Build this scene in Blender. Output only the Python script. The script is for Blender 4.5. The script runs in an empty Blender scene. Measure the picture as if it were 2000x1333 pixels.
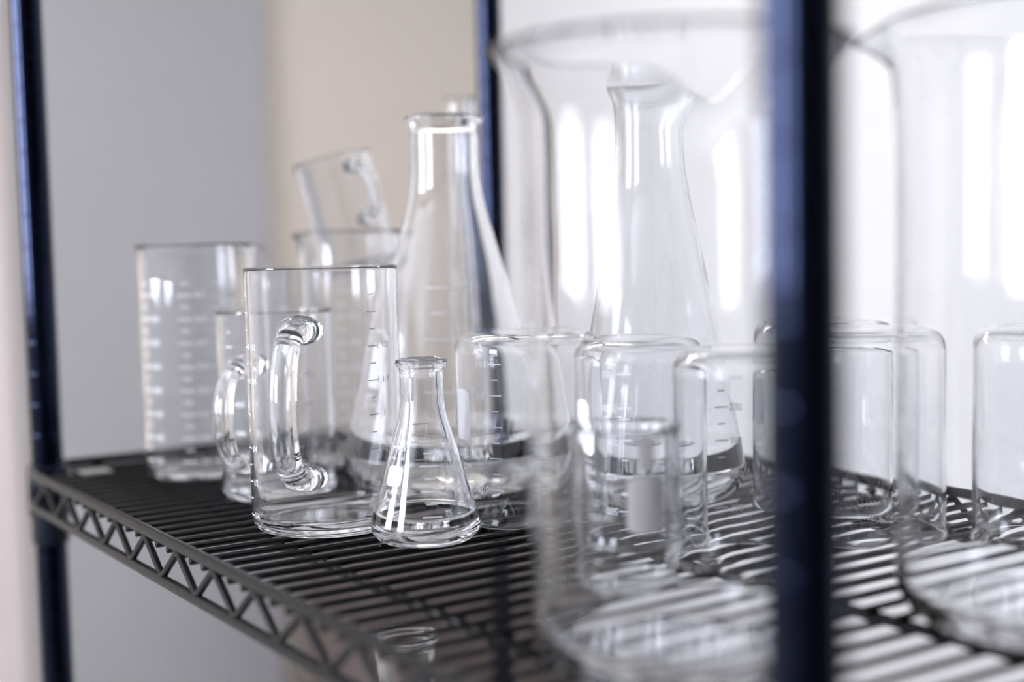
import bpy, bmesh, math, random
from mathutils import Vector, Matrix
random.seed(4)
PI = math.pi
C = bpy.context.scene.collection
sc = bpy.context.scene

# ------------------------------------------------------------ camera
F_PX = 2700.0
CAM = Vector((-0.3011, -1.1577, 0.1855))
pitch = math.atan((666.5 - 462.0) / F_PX); roll = math.radians(1.29); yaw = math.radians(33.4)
fw = Vector((math.sin(yaw) * math.cos(pitch), math.cos(yaw) * math.cos(pitch), -math.sin(pitch)))
r0 = Vector((math.cos(yaw), -math.sin(yaw), 0)); u0 = r0.cross(fw)
RX = math.cos(roll) * r0 - math.sin(roll) * u0
UX = math.sin(roll) * r0 + math.cos(roll) * u0
cd = bpy.data.cameras.new('camera'); cam = bpy.data.objects.new('camera', cd); C.objects.link(cam)
cam.matrix_world = Matrix(((RX.x, UX.x, -fw.x, CAM.x), (RX.y, UX.y, -fw.y, CAM.y), (RX.z, UX.z, -fw.z, CAM.z), (0, 0, 0, 1)))
cd.sensor_width = 36.0; cd.lens = F_PX * 36.0 / 2000.0; cd.clip_start = 0.02
cd.dof.use_dof = True; cd.dof.focus_distance = 0.86; cd.dof.aperture_fstop = 2.2
sc.camera = cam

# ------------------------------------------------------------ world, exposure, sampling options
w = bpy.data.worlds.new('world'); sc.world = w; w.use_nodes = True
w.node_tree.nodes['Background'].inputs[0].default_value = (0.5, 0.55, 0.65, 1)
w.node_tree.nodes['Background'].inputs[1].default_value = 0.15
sc.view_settings.view_transform = 'Standard'; sc.view_settings.look = 'None'
sc.view_settings.gamma = 1.0; sc.view_settings.exposure = 0.90
cy = sc.cycles
cy.max_bounces = 26; cy.transmission_bounces = 26; cy.glossy_bounces = 8; cy.diffuse_bounces = 4
cy.transparent_max_bounces = 16; cy.caustics_reflective = False; cy.caustics_refractive = True
cy.blur_glossy = 0.4; cy.sample_clamp_indirect = 6.0; cy.use_denoising = True
cy.denoiser = 'OPENIMAGEDENOISE'


# ------------------------------------------------------------ light strengths (the lamps are built with the room)
WINDOW_POWER = 16.0
CEILING_POWER = 8.0
FLOOR_Z = -1.42


# ------------------------------------------------------------ materials
def mat(name, col, rough=0.5, spec=0.5, metal=0.0, noise=None, coat=0.0):
    m = bpy.data.materials.new(name); m.use_nodes = True
    nt = m.node_tree; b = nt.nodes['Principled BSDF']
    b.inputs['Base Color'].default_value = (*col, 1); b.inputs['Roughness'].default_value = rough
    b.inputs['Specular IOR Level'].default_value = spec; b.inputs['Metallic'].default_value = metal
    b.inputs['Coat Weight'].default_value = coat
    if noise:
        scale, amt, bump = noise
        tc = nt.nodes.new('ShaderNodeTexCoord'); n = nt.nodes.new('ShaderNodeTexNoise')
        n.inputs['Scale'].default_value = scale; n.inputs['Detail'].default_value = 6
        nt.links.new(tc.outputs['Object'], n.inputs['Vector'])
        mx = nt.nodes.new('ShaderNodeMix'); mx.data_type = 'RGBA'
        mx.inputs['A'].default_value = (*[c * (1 - amt) for c in col], 1)
        mx.inputs['B'].default_value = (*[min(1, c * (1 + amt)) for c in col], 1)
        nt.links.new(n.outputs['Fac'], mx.inputs['Factor'])
        nt.links.new(mx.outputs['Result'], b.inputs['Base Color'])
        if bump:
            bp = nt.nodes.new('ShaderNodeBump'); bp.inputs['Strength'].default_value = bump
            bp.inputs['Distance'].default_value = 0.001
            nt.links.new(n.outputs['Fac'], bp.inputs['Height']); nt.links.new(bp.outputs['Normal'], b.inputs['Normal'])
    return m


def glass_mat(name, ior=1.47, tint=(1, 1, 1), wob=0.0):
    m = bpy.data.materials.new(name); m.use_nodes = True
    nt = m.node_tree; nt.nodes.clear()
    o = nt.nodes.new('ShaderNodeOutputMaterial'); g = nt.nodes.new('ShaderNodeBsdfGlass')
    g.inputs['Color'].default_value = (*tint, 1); g.inputs['Roughness'].default_value = 0.0
    g.inputs['IOR'].default_value = ior
    if wob:
        tc = nt.nodes.new('ShaderNodeTexCoord'); n = nt.nodes.new('ShaderNodeTexNoise')
        n.inputs['Scale'].default_value = 22; n.inputs['Detail'].default_value = 1
        bp = nt.nodes.new('ShaderNodeBump'); bp.inputs['Strength'].default_value = wob; bp.inputs['Distance'].default_value = 0.004
        nt.links.new(tc.outputs['Object'], n.inputs['Vector']); nt.links.new(n.outputs['Fac'], bp.inputs['Height'])
        nt.links.new(bp.outputs['Normal'], g.inputs['Normal'])
    nt.links.new(g.outputs[0], o.inputs[0])
    return m


def emit_mat(name, col, strength):
    m = bpy.data.materials.new(name); m.use_nodes = True
    nt = m.node_tree; nt.nodes.clear()
    o = nt.nodes.new('ShaderNodeOutputMaterial'); e = nt.nodes.new('ShaderNodeEmission')
    e.inputs[0].default_value = (*col, 1); e.inputs[1].default_value = strength
    nt.links.new(e.outputs[0], o.inputs[0]); return m


M_GLASS = glass_mat('borosilicate_glass', 1.47, (0.995, 0.997, 1.0), 0.12)
M_BLACK = mat('black_epoxy_coating', (0.0015, 0.0018, 0.004), 0.10, 0.42, noise=(300, 0.1, 0.02))
M_BLACK.node_tree.nodes['Principled BSDF'].inputs['Specular Tint'].default_value = (0.40, 0.52, 1.0, 1)
M_RAIL = mat('charcoal_epoxy_coating', (0.012, 0.0118, 0.0116), 0.26, 0.10, noise=(400, 0.12, 0.1))
M_WIRE = mat('black_wire_coating', (0.003, 0.003, 0.003), 0.16, 0.20)
M_COLLAR = mat('black_collar_plastic', (0.003, 0.0035, 0.006), 0.22, 0.32)
M_COLLAR.node_tree.nodes['Principled BSDF'].inputs['Specular Tint'].default_value = (0.5, 0.62, 1.0, 1)
M_ENAMEL = mat('white_enamel_print', (0.90, 0.89, 0.90), 0.6, 0.3)
def translucent(_m):      # fired enamel lets some light through from behind
    _nt = _m.node_tree; _b = _nt.nodes['Principled BSDF']; _o = _nt.nodes['Material Output']
    _t = _nt.nodes.new('ShaderNodeBsdfTranslucent'); _t.inputs[0].default_value = (0.92, 0.91, 0.93, 1)
    _x = _nt.nodes.new('ShaderNodeMixShader'); _x.inputs[0].default_value = 0.15
    _nt.links.new(_b.outputs[0], _x.inputs[1]); _nt.links.new(_t.outputs[0], _x.inputs[2]); _nt.links.new(_x.outputs[0], _o.inputs[0])
M_CREAM = mat('cream_label_print', (0.80, 0.76, 0.74), 0.7, 0.3)
translucent(M_ENAMEL); translucent(M_CREAM)
M_LIGHTPATCH = mat('grey_light_patch', (0.35, 0.35, 0.34), 0.4)
M_WALLBEIGE = mat('beige_wall_paint', (0.63, 0.57, 0.50), 0.8, 0.2, noise=(6, 0.02, 0.1))
M_WALLWHITE = mat('white_wall_paint', (0.73, 0.728, 0.718), 0.8, 0.2, noise=(6, 0.01, 0.1))
M_PANEL = mat('grey_door_paint', (0.38, 0.375, 0.382), 0.55, 0.3, noise=(3, 0.04, 0.0))
M_CEIL = mat('ceiling_tile', (0.75, 0.75, 0.74), 0.9, 0.1, noise=(40, 0.03, 0.2))
M_FLOOR = mat('grey_floor_vinyl', (0.55, 0.54, 0.53), 0.5, 0.4, noise=(12, 0.2, 0.0))
M_DARKWALL = mat('dark_grey_wall_paint', (0.025, 0.025, 0.028), 0.8, 0.2, noise=(6, 0.05, 0.0))
M_BROWN = mat('brown_cabinet_laminate', (0.14, 0.11, 0.10), 0.5, 0.3, noise=(9, 0.15, 0.0))
M_FRAME = mat('white_window_frame', (0.7, 0.7, 0.7), 0.5)
M_SKY = emit_mat('bright_overcast_sky', (0.84, 0.87, 1.0), WINDOW_POWER)
M_LAMP = emit_mat('ceiling_lamp_diffuser', (1.0, 0.92, 0.82), CEILING_POWER)


# ------------------------------------------------------------ mesh helpers
def obj(name, bm, m, parent=None, smooth=True):
    bmesh.ops.recalc_face_normals(bm, faces=bm.faces)
    me = bpy.data.meshes.new(name); bm.to_mesh(me); bm.free()
    if smooth:
        for p in me.polygons: p.use_smooth = True
    me.materials.append(m)
    o = bpy.data.objects.new(name, me); C.objects.link(o)
    if parent: o.parent = parent
    return o


def empty(name, loc=(0, 0, 0), rot=(0, 0, 0)):
    o = bpy.data.objects.new(name, None); C.objects.link(o)
    o.location = loc; o.rotation_euler = rot; o.empty_display_size = 0.02; return o


def tag(o, label, cat, group=None, kind=None):
    if label: o['label'] = label
    if cat: o['category'] = cat
    if group: o['group'] = group
    if kind: o['kind'] = kind
    return o


def lathe_bm(prof, segs=96, closed=False, fn=None, bm=None, off=(0, 0, 0)):
    """prof: list of (r, z). closed: last joins first. fn(angle, i, r, z) -> x, y, z"""
    bm = bm or bmesh.new(); rings = []
    for i, (r, z) in enumerate(prof):
        if r < 1e-6:
            rings.append([bm.verts.new((off[0], off[1], z + off[2]))]); continue
        ring = []
        for s in range(segs):
            a = 2 * PI * s / segs
            if fn: x, y, zz = fn(a, i, r, z)
            else: x, y, zz = r * math.cos(a), r * math.sin(a), z
            ring.append(bm.verts.new((x + off[0], y + off[1], zz + off[2])))
        rings.append(ring)
    n = len(rings); rng = range(n) if closed else range(n - 1)
    for i in rng:
        A, B = rings[i], rings[(i + 1) % n]
        for s in range(segs):
            t = (s + 1) % segs
            if len(A) == 1 and len(B) == 1: break
            if len(A) == 1: bm.faces.new((A[0], B[s], B[t]))
            elif len(B) == 1: bm.faces.new((A[s], B[0], A[t]))
            else: bm.faces.new((A[s], B[s], B[t], A[t]))
    return bm


def tube_bm(pts, rad, segs=12, bm=None, closed=False, aspect=1.0, up=None):
    """round bar along points; rad number or list; aspect flattens along the 'up' side"""
    bm = bm or bmesh.new(); pts = [Vector(p) for p in pts]; n = len(pts)
    rads = rad if isinstance(rad, (list, tuple)) else [rad] * n
    rings = []; prev = None
    for i, p in enumerate(pts):
        if closed: t = (pts[(i + 1) % n] - pts[i - 1]).normalized()
        else: t = (pts[min(i + 1, n - 1)] - pts[max(i - 1, 0)]).normalized()
        if up is not None: side = t.cross(Vector(up)).normalized()
        elif prev is None:
            side = t.cross(Vector((0, 0, 1)))
            if side.length < 1e-3: side = t.cross(Vector((1, 0, 0)))
            side.normalize()
        else: side = (prev - t * prev.dot(t)).normalized()
        prev = side; b = side.cross(t).normalized()
        rings.append([bm.verts.new(p + rads[i] * (math.cos(2 * PI * k / segs) * side + aspect * math.sin(2 * PI * k / segs) * b)) for k in range(segs)])
    for i in range(n if closed else n - 1):
        A, B = rings[i], rings[(i + 1) % n]
        for k in range(segs): bm.faces.new((A[k], A[(k + 1) % segs], B[(k + 1) % segs], B[k]))
    if not closed:
        bm.faces.new(rings[0]); bm.faces.new(rings[-1])
    return bm


def box_bm(x0, x1, y0, y1, z0, z1, bm=None, bevel=0.0):
    own = bm is None
    bm = bm or bmesh.new()
    v = [bm.verts.new((x, y, z)) for x in (x0, x1) for y in (y0, y1) for z in (z0, z1)]
    for f in ((0, 1, 3, 2), (4, 6, 7, 5), (0, 4, 5, 1), (2, 3, 7, 6), (0, 2, 6, 4), (1, 5, 7, 3)):
        bm.faces.new([v[i] for i in f])
    if bevel and own: bmesh.ops.bevel(bm, geom=bm.edges[:], offset=bevel, segments=2, affect='EDGES')
    return bm


def arc(cx, cz, r, a0, a1, n=6):
    return [(cx + r * math.cos(a0 + (a1 - a0) * k / n), cz + r * math.sin(a0 + (a1 - a0) * k / n)) for k in range(n + 1)]


# ------------------------------------------------------------ glass profiles
def beaker_profile(r, h, t=0.0018, flare=0.003, neck=0.010, corner=0.009, base=0.003):
    out = [(0, 0.0003), (r * 0.6, 0.0003), (r - corner - 0.003, 0.0002), (r - corner, 0.0)]
    out += arc(r - corner, corner, corner, -PI / 2, 0, 8)[1:]
    k = 8
    out += [(r, corner + (h - neck - corner) * q / k) for q in range(1, k + 1)]
    out += [(r + flare * 0.15, h - neck * 0.66), (r + flare * 0.5, h - neck * 0.3), (r + flare * 0.9, h - neck * 0.06)]
    n_out = len(out)
    out += [(r + flare, h - 0.0003), (r + flare - t * 0.3, h + 0.0004), (r + flare - t * 0.9, h), (r + flare * 0.5 - t, h - neck * 0.34), (r + flare * 0.15 - t, h - neck * 0.7)]
    ri = r - t; ci = corner - t * 0.6
    out += [(ri, h - neck - (h - neck - base - ci) * q / k) for q in range(0, k + 1)]
    out += arc(ri - ci, base + ci, ci, 0, -PI / 2, 7)[1:]
    out += [(r * 0.5, base + 0.0003), (0, base + 0.0004)]
    return out


def flask_profile(rb, h, zn, rn, rl, t=0.0018, corner=0.012, base=0.0028, lip=0.005):
    """Erlenmeyer: base radius rb, neck starts at zn with radius rn, lip radius rl"""
    out = [(0, 0.0006), (rb * 0.55, 0.0004), (rb - corner * 1.25, 0.0001), (rb - corner * 1.05, 0.0)]
    ang = math.atan2(rb - rn, zn - corner)           # cone slope
    out += arc(rb - corner, corner, corner, -PI / 2 + 0.15, ang, 9)
    x0, z0 = out[-1]
    # cone up to a soft shoulder into the neck
    fl = rb * 0.28
    k = 9
    cone_top = zn - fl
    xs = lambda z: x0 + (rn - x0) * (z - z0) / (zn - z0)
    for q in range(1, k + 1):
        z = z0 + (cone_top - z0) * q / k; out.append((xs(z), z))
    p0 = (xs(cone_top), cone_top); p1 = (rn, zn); p2 = (rn, zn + fl)
    for q in range(1, 9):
        u = q / 8; out.append(((1 - u) ** 2 * p0[0] + 2 * u * (1 - u) * p1[0] + u * u * p2[0], (1 - u) ** 2 * p0[1] + 2 * u * (1 - u) * p1[1] + u * u * p2[1]))
    for q in range(1, 4): out.append((rn, zn + fl + (h - lip * 1.6 - zn - fl) * q / 3))
    outer = list(out)
    inner = [(max(r - t, 0.0001), z) for r, z in reversed(outer[13:])]
    rim = [(rn + (rl - rn) * 0.35, h - lip * 1.1), (rl - 0.0006, h - lip * 0.85)] + [(rl, h - lip * 0.5), (rl - 0.0006, h - lip * 0.12), (rl - 0.0022, h), (rn - t * 0.4, h - lip * 0.25), (rn - t, h - lip)]
    ci = corner - t
    xi, zi = inner[-1]
    bot = arc(rb - corner - 0.0002, base + ci, ci, ang, -PI / 2, 7)
    return outer + rim + inner + bot + [(rb * 0.4, base + 0.0006), (0, base + 0.0008)]


def outer_radius(prof, z):
    """outer silhouette radius at height z"""
    best = None
    for (r1, z1), (r2, z2) in zip(prof, prof[1:]):
        if z2 > z1 and z1 <= z <= z2:
            r = r1 + (r2 - r1) * (z - z1) / (z2 - z1)
            best = r if best is None else max(best, r)
    return best if best is not None else prof[1][0]


def spout_fn(h, ang, amp, width=0.22, zone=0.018, drop=0.5):
    def fn(a, i, r, z):
        d = (a - ang + PI) % (2 * PI) - PI
        wz = max(0.0, 1 - (h - z) / zone) ** 1.6 if z > h - zone else 0.0
        k = math.exp(-(d / width) ** 2) * wz
        k2 = -0.12 * math.exp(-((abs(d) - width * 2.2) / width) ** 2) * wz
        rr = r + amp * (k + k2)
        return rr * math.cos(a), rr * math.sin(a), z - amp * drop * k
    return fn


# ------------------------------------------------------------ enamel print wrapped on glass
_txt = {}
def text_polys(s, size, bold=0.0):
    key = (s, size, bold)
    if key not in _txt:
        cu = bpy.data.curves.new('lettering', 'FONT'); cu.body = s; cu.size = size; cu.align_x = 'CENTER'; cu.align_y = 'CENTER'
        cu.resolution_u = 3; cu.offset = bold
        to = bpy.data.objects.new('lettering', cu); C.objects.link(to)
        dg = bpy.context.evaluated_depsgraph_get(); dg.update()
        me = bpy.data.meshes.new_from_object(to.evaluated_get(dg))
        vs = [v.co.copy() for v in me.vertices]; fs = [tuple(p.vertices) for p in me.polygons]
        bpy.data.objects.remove(to); bpy.data.curves.remove(cu); bpy.data.meshes.remove(me)
        _txt[key] = (vs, fs)
    return _txt[key]


class Print:
    """collects flat shapes (u right, v up) and wraps them round a lathe profile at angle a0"""
    def __init__(s, prof, a0, lift=0.00015):
        s.prof, s.a0, s.lift, s.bm = prof, a0, lift, bmesh.new()

    def vert(s, u, v, a=None):
        r = outer_radius(s.prof, v) + s.lift
        a = (s.a0 if a is None else a) + u / r
        return s.bm.verts.new((r * math.cos(a), r * math.sin(a), v))

    def bar(s, u0, u1, v0, v1, da=0.0, n=6):
        A = [s.vert(u0 + (u1 - u0) * k / n, v0, s.a0 + da) for k in range(n + 1)]
        B = [s.vert(u0 + (u1 - u0) * k / n, v1, s.a0 + da) for k in range(n + 1)]
        for k in range(n): s.bm.faces.new((A[k], A[k + 1], B[k + 1], B[k]))

    def text(s, body, size, v, u=0.0, da=0.0, flip=False):
        vs, fs = text_polys(body, size)
        g = -1 if flip else 1
        V = [s.vert(u + g * p.x, v + g * p.y, s.a0 + da) for p in vs]
        for f in fs:
            try: s.bm.faces.new([V[i] for i in f])
            except ValueError: pass

    def patch(s, u0, u1, v0, v1, cr):
        """rounded rectangle"""
        n = 10; rows = 14
        prev = None
        for j in range(rows + 1):
            v = v0 + (v1 - v0) * j / rows
            e = min(v - v0, v1 - v); ins = cr - math.sqrt(max(0, cr * cr - (cr - e) ** 2)) if e < cr else 0
            row = [s.vert(u0 + ins + (u1 - u0 - 2 * ins) * k / n, v) for k in range(n + 1)]
            if prev:
                for k in range(n): s.bm.faces.new((prev[k], prev[k + 1], row[k + 1], row[k]))
            prev = row

    def build(s, name, parent, m=None):
        return obj(name, s.bm, m or M_ENAMEL, parent)


def face_angle(x, y, left_deg):
    """world angle of the point of a vessel at x, y turned left_deg to the photographer's left"""
    return math.atan2(CAM.y - y, CAM.x - x) - math.radians(left_deg)


def scale_print(prof, a0, z0, z1, n, labels, size, wide=0.006, lw=0.0006, side=1):
    p = Print(prof, a0)
    for k in range(n + 1):
        z = z0 + (z1 - z0) * k / n
        ww = wide if k % 2 == 0 else wide * 0.55
        p.bar(-ww / 2, ww / 2, z - lw / 2, z + lw / 2)
        if k % 2 == 0 and k // 2 < len(labels) and labels[k // 2]:
            p.text(labels[k // 2], size, z, u=side * (wide / 2 + size * 0.9))
    return p


# ------------------------------------------------------------ room shell
def struct(name, bm, m, parent=None, smooth=False):
    o = obj(name, bm, m, parent, smooth)
    if parent is None: o['kind'] = 'structure'
    return o


XL, XR, YF, YB, ZC = -2.7, 2.12, -3.6, 2.6, 1.35
struct('floor', box_bm(XL - .1, XR + .1, YF - .1, YB + .1, FLOOR_Z - .1, FLOOR_Z), M_FLOOR)
struct('ceiling', box_bm(XL - .1, XR + .1, YF - .1, YB + .1, ZC, ZC + .1), M_CEIL)
struct('wall_back', box_bm(XL - .1, XR + .1, YB, YB + .1, FLOOR_Z, ZC), M_WALLBEIGE)
struct('wall_right', box_bm(XR, XR + .1, YF, YB, FLOOR_Z, ZC), M_WALLWHITE)
struct('wall_front', box_bm(XL - .1, XR + .1, YF - .1, YF, FLOOR_Z, ZC), M_DARKWALL)
# left wall with two tall window openings
WY = [(-1.10, -0.30), (0.42, 1.55)]; WZ0, WZ1 = 0.0, 1.20
bm = bmesh.new(); ys = [YF, WY[0][0], WY[0][1], WY[1][0], WY[1][1], YB]
for a, b in ((ys[0], ys[1]), (ys[2], ys[3]), (ys[4], ys[5])): box_bm(XL - .12, XL, a, b, FLOOR_Z, ZC, bm)
for a, b in WY:
    box_bm(XL - .12, XL, a, b, FLOOR_Z, WZ0, bm); box_bm(XL - .12, XL, a, b, WZ1, ZC, bm)
struct('wall_left', bm, M_WALLWHITE)
for i, (a, b) in enumerate(WY):
    bm = bmesh.new(); xf0, xf1 = XL - .10, XL - .03
    box_bm(xf0, xf1, a, a + .04, WZ0, WZ1, bm); box_bm(xf0, xf1, b - .04, b, WZ0, WZ1, bm)
    box_bm(xf0, xf1, a, b, WZ0, WZ0 + .04, bm); box_bm(xf0, xf1, a, b, WZ1 - .04, WZ1, bm)
    wf = struct('window_%d' % (i + 1), bm, M_FRAME)
    obj('pane', box_bm(XL - .075, XL - .065, a + .04, b - .04, WZ0 + .04, WZ1 - .04), M_SKY, wf, False)
# grey door leaf and its frame on the back wall
bm = box_bm(0.62, 1.328, YB - .035, YB - .002, FLOOR_Z + .01, 1.1)
d1 = struct('door_1', bm, M_PANEL)
bm = bmesh.new(); box_bm(0.40, 0.60, YB - .02, YB - .001, FLOOR_Z, 1.15, bm)
struct('trim_1', bm, mat('warm_trim_paint', (0.66, 0.59, 0.56), 0.7, 0.2, noise=(5, 0.03, 0)))
# dark brown base cabinet in front of the back wall
cab = empty('base_cabinet', (1.765, YB - .30, FLOOR_Z))
tag(cab, 'low dark brown cabinet against the beige wall, seen under the shelf', 'cabinet')
obj('body', box_bm(-.385, .32, -.25, .25, .08, .96, bevel=.003), M_BROWN, cab, False)
obj('plinth', box_bm(-.37, .31, -.20, .25, 0, .08), M_DARKWALL, cab, False)
obj('top', box_bm(-.395, .33, -.27, .25, .96, .99, bevel=.003), M_BROWN, cab, False)
for s in (0, 1):
    x0 = -.382 + s * .352
    dr = obj('door', box_bm(x0, x0 + .347, -.268, -.25, .09, .95, bevel=.003), M_BROWN, cab, False)
    hx = x0 + (.285 if s == 0 else .045)
    obj('handle', tube_bm([(hx, -.268, .55), (hx, -.29, .555), (hx, -.29, .66), (hx, -.268, .665)], .005), M_RAIL, dr)
# unseen ceiling lamps; far right one added to light the back wall
for i, (x, y) in enumerate(((0.9, 1.3), (-1.45, 0.55), (0.9, -1.6), (-1.2, -2.0))):
    l = empty('unseen_ceiling_light', (x, y, ZC))
    tag(l, 'unseen long white ceiling lamp over the ' + ('far right', 'far left', 'near right', 'near left')[i] + ' of the room', 'ceiling light', 'ceiling lamps')
    bm = bmesh.new()
    box_bm(-.6, .6, -.10, -.085, -.05, -.001, bm); box_bm(-.6, .6, .085, .10, -.05, -.001, bm)
    box_bm(-.6, -.585, -.1, .1, -.05, -.001, bm); box_bm(.585, .6, -.1, .1, -.05, -.001, bm)
    obj('housing', bm, M_FRAME, l, False)
    if y > 0: obj('diffuser', box_bm(-.585, .585, -.085, .085, -.045, -.035), M_LAMP, l, False)
    else: obj('diffuser', box_bm(-.585, .585, -.085, .085, -.045, -.035), M_FRAME, l, False)

# ------------------------------------------------------------ wire shelving rack
W_, L_ = 0.443, 0.860       # post centres: x 0..W_, y 0..-L_
rack = empty('wire_shelving_rack', (0, 0, FLOOR_Z))
tag(rack, 'black wire shelving rack with round grooved posts holding all the glassware', 'shelving rack')
RZ = -FLOOR_Z
def post(px, py):
    prof = [(0, 0.012), (0.0127, 0.012)]
    z = 0.03
    while z < 2.55:
        prof += [(0.0127, z - 0.0014), (0.0127, z - 0.0009), (0.01255, z - 0.0004), (0.01255, z + 0.0004), (0.0127, z + 0.0009), (0.0127, z + 0.0014)]
        z += 0.0254
    prof += [(0.0127, 2.6), (0.010, 2.604), (0, 2.604)]
    bm = lathe_bm(prof, 40, off=(px, py, 0))
    o = obj('post', bm, M_BLACK, rack)
    obj('foot', lathe_bm([(0, 0), (.016, 0), (.018, .004), (.014, .012), (0, .012)], 24, off=(px, py, 0)), M_COLLAR, o)
    return o
for px, py in ((0, 0), (0, -L_), (W_, 0), (W_, -L_)): post(px, py)

XO = 0.0185                 # rails stand outside the post centres
RT, RB = 0.0036, -0.0235    # rail centre heights
YE0, YE1 = 0.0105, -L_ - 0.0105
def rail_loop(z, rad):
    # the rail bends in through every corner collar
    x0, x1, y0, y1 = -XO, W_ + XO, YE0, YE1
    pts = []
    for X, Y, px, py, sx, sy in ((x1, y0, W_, 0, 1, 1), (x0, y0, 0, 0, -1, 1), (x0, y1, 0, -L_, -1, -1), (x1, y1, W_, -L_, 1, -1)):
        side = [(X, py - sy * .040), (X, py - sy * .027), (X - sx * .0015, py - sy * .018), (px + sx * .0115, py - sy * .004), (px + sx * .008, py + sy * .006)]
        end = [(px + sx * .002, py + sy * .0085), (px - sx * .012, Y - sy * .001), (px - sx * .020, Y), (px - sx * .034, Y)]
        seq = side + end
        if sx * sy < 0: seq = seq[::-1]
        pts += [(a, b, z) for a, b in seq]
    return tube_bm(pts, rad, 14, closed=True, up=(0, 0, 1))
def zigzag(fixed, along, start, end, pitch, phase, rad=0.0024):
    """bent truss wire between the rails; low bends at phase + k*pitch"""
    top, low = RT - 0.0045, RB + 0.0030
    pts = []; k = math.ceil((min(start, end) - phase) / (pitch / 2)); e = .0042
    while phase + k * pitch / 2 <= max(start, end):
        v = phase + k * pitch / 2; z = low if k % 2 == 0 else top; s = .0022 if k % 2 == 0 else -.0022
        for dv, dz in ((-e, s), (-e * .35, s * .2), (e * .35, s * .2), (e, s)):
            p = (fixed, v + dv, z + dz) if along == 'y' else (v + dv, fixed, z + dz)
            pts.append(p)
        k += 1
    return tube_bm(pts, rad, 8, up=(1, 0, 0) if along == 'y' else (0, 1, 0))
def make_shelf(z):
    s = obj('shelf', rail_loop(RT, 0.0037), M_RAIL, rack); s.location = (0, 0, z + RZ)
    obj('lower_rail', rail_loop(RB, 0.0036), M_RAIL, s)
    for fx in (-XO, W_ + XO):
        obj('truss_wire', zigzag(fx, 'y', YE0 - .03, YE1 + .03, 0.0590, -0.1505), M_RAIL, s)
    for fy in (YE0, YE1):
        obj('truss_wire', zigzag(fy, 'x', 0.02, W_ - .02, 0.0590, 0.015), M_RAIL, s)
    for px, py in ((0, 0), (0, -L_), (W_, 0), (W_, -L_)):
        prof = [(.0135, -.060), (.0150, -.058), (.0152, -.036), (.0172, -.0345), (.0166, .004), (.0150, .0065), (.0130, .0065), (.0130, -.058)]
        obj('corner_collar', lathe_bm(prof, 36, closed=True, off=(px, py, 0)), M_COLLAR, s)
    for x in (0.05, 0.22, 0.39):
        obj('support_rod', tube_bm([(x, YE0, -.0078), (x, YE1, -.0078)], .0031, 10), M_WIRE, s)
    wr = .00212
    for y in (.0030, -L_ - .0030): obj('wire', tube_bm([(.019, y, -wr + .0006), (W_ - .019, y, -wr + .0006)], wr, 10), M_WIRE, s)
    y = -0.0048
    while y > YE1 + .006:
        inset = .019 if min(abs(y), abs(y + L_)) < .02 else -XO - .0005
        x0, x1 = inset, W_ - inset
        obj('wire', tube_bm([(x0, y, -wr - .0001), (x1, y, -wr - .0001)], wr, 10), M_WIRE, s)
        y -= 0.0590 / 3
    return s
shelf = make_shelf(0.0)
LOW = -0.335
low = shelf.copy(); C.objects.link(low); low.location = (0, 0, LOW + RZ)
for ch in list(shelf.children):
    c = ch.copy(); C.objects.link(c); c.parent = low
obj('light_patch', box_bm(.018, .042, -.040, -.018, .0002, .0012, bevel=.0003), M_LIGHTPATCH, shelf, False)  # small grey plate standing in for light catching the shelf corner


# ------------------------------------------------------------ vessels
def vessel(kind, label, cat, loc, prof, segs=112, fn=None, group=None, rot=(0, 0, 0), wallname='glass_body'):
    t = empty(kind, loc, rot); tag(t, label, cat, group)
    obj(wallname, lathe_bm(prof, segs, fn=fn), M_GLASS, t)
    return t


def handle_bm(r, z0, z1, out, ang, rad, prof):
    """D shaped handle; ends flare into the wall"""
    pts = []; rads = []; n = 34
    for k in range(n + 1):
        u = k / n
        th = -PI / 2 + PI * u
        ex = math.copysign(abs(math.cos(th)) ** 0.75, math.cos(th)) * out
        z = (z0 + z1) / 2 + (z1 - z0) / 2 * math.copysign(abs(math.sin(th)) ** 0.9, math.sin(th))
        if k in (0, n): ex = -0.0006
        pts.append(Vector(((r + ex) * math.cos(ang), (r + ex) * math.sin(ang), z)))
        e = min(u, 1 - u)
        rads.append(rad * (1 + 0.75 * math.exp(-(e / 0.05) ** 2)))
    side = Vector((-math.sin(ang), math.cos(ang), 0))
    return _strap(pts, rads, side)


def _strap(pts, rads, side):
    bm = bmesh.new(); rings = []; segs = 18; n = len(pts)
    for i, p in enumerate(pts):
        t = (pts[min(i + 1, n - 1)] - pts[max(i - 1, 0)]).normalized(); b = t.cross(side).normalized()
        if i in (0, n - 1): b = Vector((0, 0, 1)) * (1 if b.z >= 0 else -1)
        rings.append([bm.verts.new(p + rads[i] * (math.cos(2 * PI * k / segs) * side + 0.62 * math.sin(2 * PI * k / segs) * b)) for k in range(segs)])
    for i in range(n - 1):
        A, B = rings[i], rings[i + 1]
        for k in range(segs): bm.faces.new((A[k], A[(k + 1) % segs], B[(k + 1) % segs], B[k]))
    bm.faces.new(rings[0]); bm.faces.new(rings[-1])
    return bm


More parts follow.
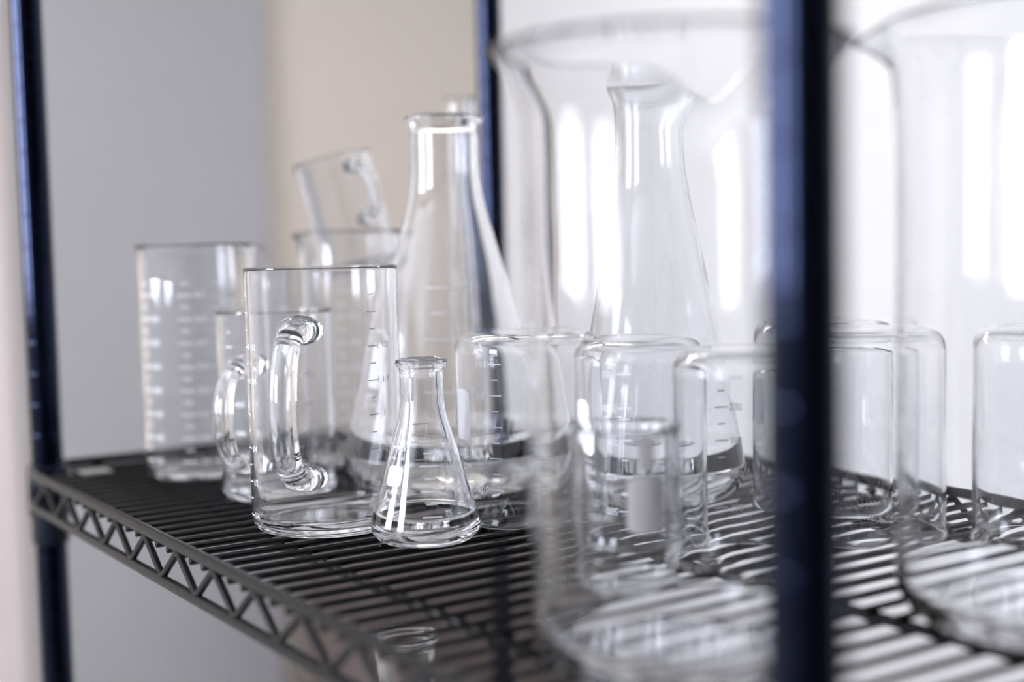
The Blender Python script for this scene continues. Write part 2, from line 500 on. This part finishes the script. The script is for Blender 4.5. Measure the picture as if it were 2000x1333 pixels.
def handled_mug(label, x, y, r, h, left, scale_left, hz, loc_z=0.0, rot=(0, 0, 0), labels=('1/4', '1/2', '3/4', '1', '1 1/4', '1 1/2'), rad=0.0078, out=0.036):
    prof = beaker_profile(r, h, t=0.0022, flare=0.0004, neck=0.004, corner=0.009, base=0.0060)
    t = vessel('handled_glass_beaker', label, 'beaker', (x, y, loc_z), prof, 128, rot=rot)
    obj('handle', handle_bm(r - .0004, hz[0], hz[1], out, face_angle(x, y, left), rad, prof), M_GLASS, t)
    for sl in scale_left:
        p = scale_print(prof, face_angle(x, y, sl), h * .07, h * .90, 2 * len(labels) + 1, labels, 0.0058, 0.0075, 0.0007)
        p.build('printed_scale', t)
    return t

# large handled measuring beaker, in focus
handled_mug('large glass measuring beaker with curved handle facing front, sharply in focus beside the small flask', 0.0880, -0.3455, .0492, .1686, 17, (76, -38), (.040, .131), rad=.0086)
# its smaller neighbour
handled_mug('smaller handled glass beaker half hidden behind the large measuring beaker, handle at its left', 0.1085, -0.2226, .0422, .1359, 29, (50, -20), (.030, .100), labels=('100', '200', '300', '400', '500'), rad=.0072, out=.034)
# tall graduated beaker at the back left
bp = beaker_profile(.0448, .1847, t=.002, flare=.0028, neck=.010)
t = vessel('tall_glass_beaker', 'tall graduated glass beaker standing alone at the far left end of the shelf', 'beaker', (.0992, -.0925, 0), bp,
           fn=spout_fn(.1847, face_angle(.0992, -.0925, -100), .009))
for a in (62, 12, -20): scale_print(bp, face_angle(.0992, -.0925, a), .016, .155, 15, ('50', '100', '150', '200', '250', '300', '350', '400'), .0065, .012, .0009).build('printed_scale', t)

# vessel at the back holding a tilted beaker
LX, LY = .2249, -.1166
lp = beaker_profile(.0432, .193, t=.002, flare=.0022, neck=.010)
t = vessel('tall_glass_beaker', 'tall graduated glass beaker at the back with a tilted beaker stuck in its mouth', 'beaker', (LX, LY, 0), lp, fn=spout_fn(.193, face_angle(LX, LY, 60), .008))
for a in (8, -34): scale_print(lp, face_angle(LX, LY, a), .020, .155, 13, ('100', '200', '300', '400', '500', '600', '700'), .0065, .012, .0009).build('printed_scale', t)
# tilted beaker: leans to the photographer's left
ln = Vector((-math.cos(yaw), math.sin(yaw), 0))
ax = Vector((0, 0, 1)).cross(ln)
q = Matrix.Rotation(math.radians(13.5), 4, ax)
tp = beaker_profile(.0318, .098, t=.002, flare=.0012, neck=.006, corner=.008, base=.004)
t = vessel('handled_glass_beaker', 'small glass beaker tilted to the left in the mouth of the tall back beaker', 'beaker', (0, 0, 0), tp, 96)
obj('handle', handle_bm(.0314, .042, .086, .022, face_angle(LX, LY, -30), .0055, tp), M_GLASS, t)
t.rotation_euler = q.to_euler(); t.location = (LX - ln.x * .0095, LY - ln.y * .0095, .158)

# erlenmeyers
def erlenmeyer(label, x, y, z, rb, h, zn, rn, rl, t_, corner, patch, scale, lip=.006):
    pr = flask_profile(rb, h, zn, rn, rl, t_, corner, base=.0048, lip=lip)
    t = vessel('erlenmeyer_flask', label, 'flask', (x, y, z), pr, 112)
    if patch:
        left, u, v0, v1, lines = patch
        a = face_angle(x, y, left)
        p = Print(pr, a); p.patch(-u, u, v0, v1, min(u, (v1 - v0) / 2) * .42); p.build('label_patch', t)
        for s, size, v in lines:
            p = Print(pr, a); p.text(s, size, v); p.build('lettering', t)
    for left, z0, z1, n, labels, size, wide in scale:
        scale_print(pr, face_angle(x, y, left), z0, z1, n, labels, size, wide, .0007 if rb < .05 else .001).build('printed_scale', t)
    return t
erlenmeyer('small glass erlenmeyer flask in front, sharply in focus, with an oval white patch', .1158, -.4240, 0, .0338, .1123, .082, .0134, .0163, .0015, .0105,
           (47, .0062, .0372, .0490, (('PYREX', .0042, .0590), ('No. 4980', .0028, .0535), ('STOPPER', .0026, .0335), ('No. 5', .0026, .0292))),
           ((-8, .020, .064, 6, ('50', '75', '100', '125'), .0050, .012), (168, .022, .070, 4, ('50', '75', '100'), .0060, .014)), lip=.0048)
erlenmeyer('tall glass erlenmeyer flask with a long neck behind the handled measuring beaker', .2315, -.2640, 0, .0810, .2762, .222, .0256, .0292, .0022, .022,
           (52, .0105, .078, .110, (('PYREX', .006, .118), ('2000 mL', .005, .072), ('No. 4980', .004, .066))),
           ((8, .040, .150, 6, ('600', '1000', '1400', '1800'), .0075, .020),))
erlenmeyer('tall glass erlenmeyer flask behind the upturned beakers, seen through the big foreground beaker', .3220, -.3920, 0, .0720, .2750, .224, .0275, .031, .0022, .020,
           None, ())
# cylinder behind the tall flask
gp = beaker_profile(.0125, .300, t=.0015, flare=.0015, neck=.006, corner=.003)
t = vessel('graduated_cylinder', 'narrow glass graduated cylinder whose mouth shows just above the tall flask', 'cylinder', (.333, -.123, .006), gp, 48)
obj('foot', lathe_bm([(0, -.006), (.030, -.006), (.032, -.0045), (.030, -.002), (.012, .0008), (0, .0011)], 48), M_GLASS, t)
scale_print(gp, face_angle(.333, -.123, 0), .04, .25, 20, (), .004, .008).build('printed_scale', t)

# row of upturned 600 ml beakers
def upturned(label, x, y, r, h, spout_left, patch_left, scale_left, num='600'):
    pr = beaker_profile(r, h, t=.0019, flare=.0025, neck=.009, corner=.0115, base=.003)
    # turned over about the x axis: local angle a appears at world angle -a
    la = lambda d: -face_angle(x, y, d)
    t = empty('upturned_glass_beaker', (x, y, h + .0004), (PI, 0, 0)); tag(t, label, 'beaker', 'upturned glass beakers resting on their rims')
    obj('glass_body', lathe_bm(pr, 112, fn=spout_fn(h, la(spout_left), .009, .20, .02, .65)), M_GLASS, t)
    p = Print(pr, la(patch_left)); p.patch(-.0085, .0085, .035, .068, .004); p.build('label_patch', t)
    for body, size, v in (('PYREX', .0062, .0765), (num + ' mL', .0062, .0845), ('No. 1000', .003, .0715)):
        p = Print(pr, la(patch_left)); p.text(body, size, v); p.build('lettering', t)
    if scale_left is not None: scale_print(pr, la(scale_left), .018, .098, 8, ('100', '200', '300', '400', '500'), .0062, .009, .0008).build('printed_scale', t)
    return t
upturned('upturned 600 mL glass beaker nearest the small flask, white patch at its left edge', .2041, -.4040, .0448, .1229, -14, 62, 24)
upturned('upturned glass beaker, second from the left in the row of upturned beakers', .2199, -.5010, .0436, .1227, -30, 58, 10)
upturned('upturned glass beaker just left of the near black post, third in the upturned row', .2300, -.5930, .0436, .1208, 25, -120, 158, '500')
upturned('upturned glass beaker directly behind the near black post, beyond the front upturned row', .3880, -.5000, .0436, .1242, 20, 60, 160, '500')
upturned('upturned glass beaker just right of the near black post, between the two big beakers', .3330, -.5800, .0436, .1250, -20, 140, None, '500')
upturned('upturned glass beaker at the far right edge of the picture', .3960, -.6600, .0414, .1263, 40, 175, None, '400')

# small labelled beaker inside the view of the foreground jar
sp = beaker_profile(.0286, .0880, t=.0016, flare=.002, neck=.007, corner=.007)
SX, SY = .1325, -.6000
t = vessel('small_glass_beaker', 'small upright glass beaker with a cream rounded patch, blurred behind the big foreground beaker', 'beaker', (SX, SY, 0), sp, 96, fn=spout_fn(.088, face_angle(SX, SY, 70), .006))
a = face_angle(SX, SY, -24)
p = Print(sp, a); p.patch(-.0105, .0105, .037, .066, .0045); p.build('label_patch', t, M_CREAM)
p = Print(sp, a); p.patch(-.0042, .0042, .068, .084, .001); p.build('label_strip', t, M_CREAM)
scale_print(sp, face_angle(SX, SY, 30), .015, .060, 6, ('20', '40', '60', '80'), .004, .008).build('printed_scale', t)

# two big foreground jars
def jar(label, x, y, r, h, flare, neck, sl, amp):
    pr = beaker_profile(r, h, t=.0023, flare=flare, neck=neck, corner=.016, base=.005)
    return vessel('large_glass_beaker', label, 'beaker', (x, y, 0), pr, 128, fn=spout_fn(h, face_angle(x, y, sl), amp, .20, .03, .75))
jar('very large blurred glass beaker in the foreground, just left of the near black post', .0834, -.7010, .0628, .2640, .0150, .030, 180 + 12, .020)
jar('very large blurred glass beaker cut off by the right edge of the picture', .2740, -.7680, .0840, .2805, .0080, .020, 75, .013)

# flask on the lower shelf
erlenmeyer('tall glass flask on the lower shelf, its neck showing through the truss edge', .170, -.293, LOW, .0650, .2350, .185, .0210, .0245, .0020, .018, None, ())
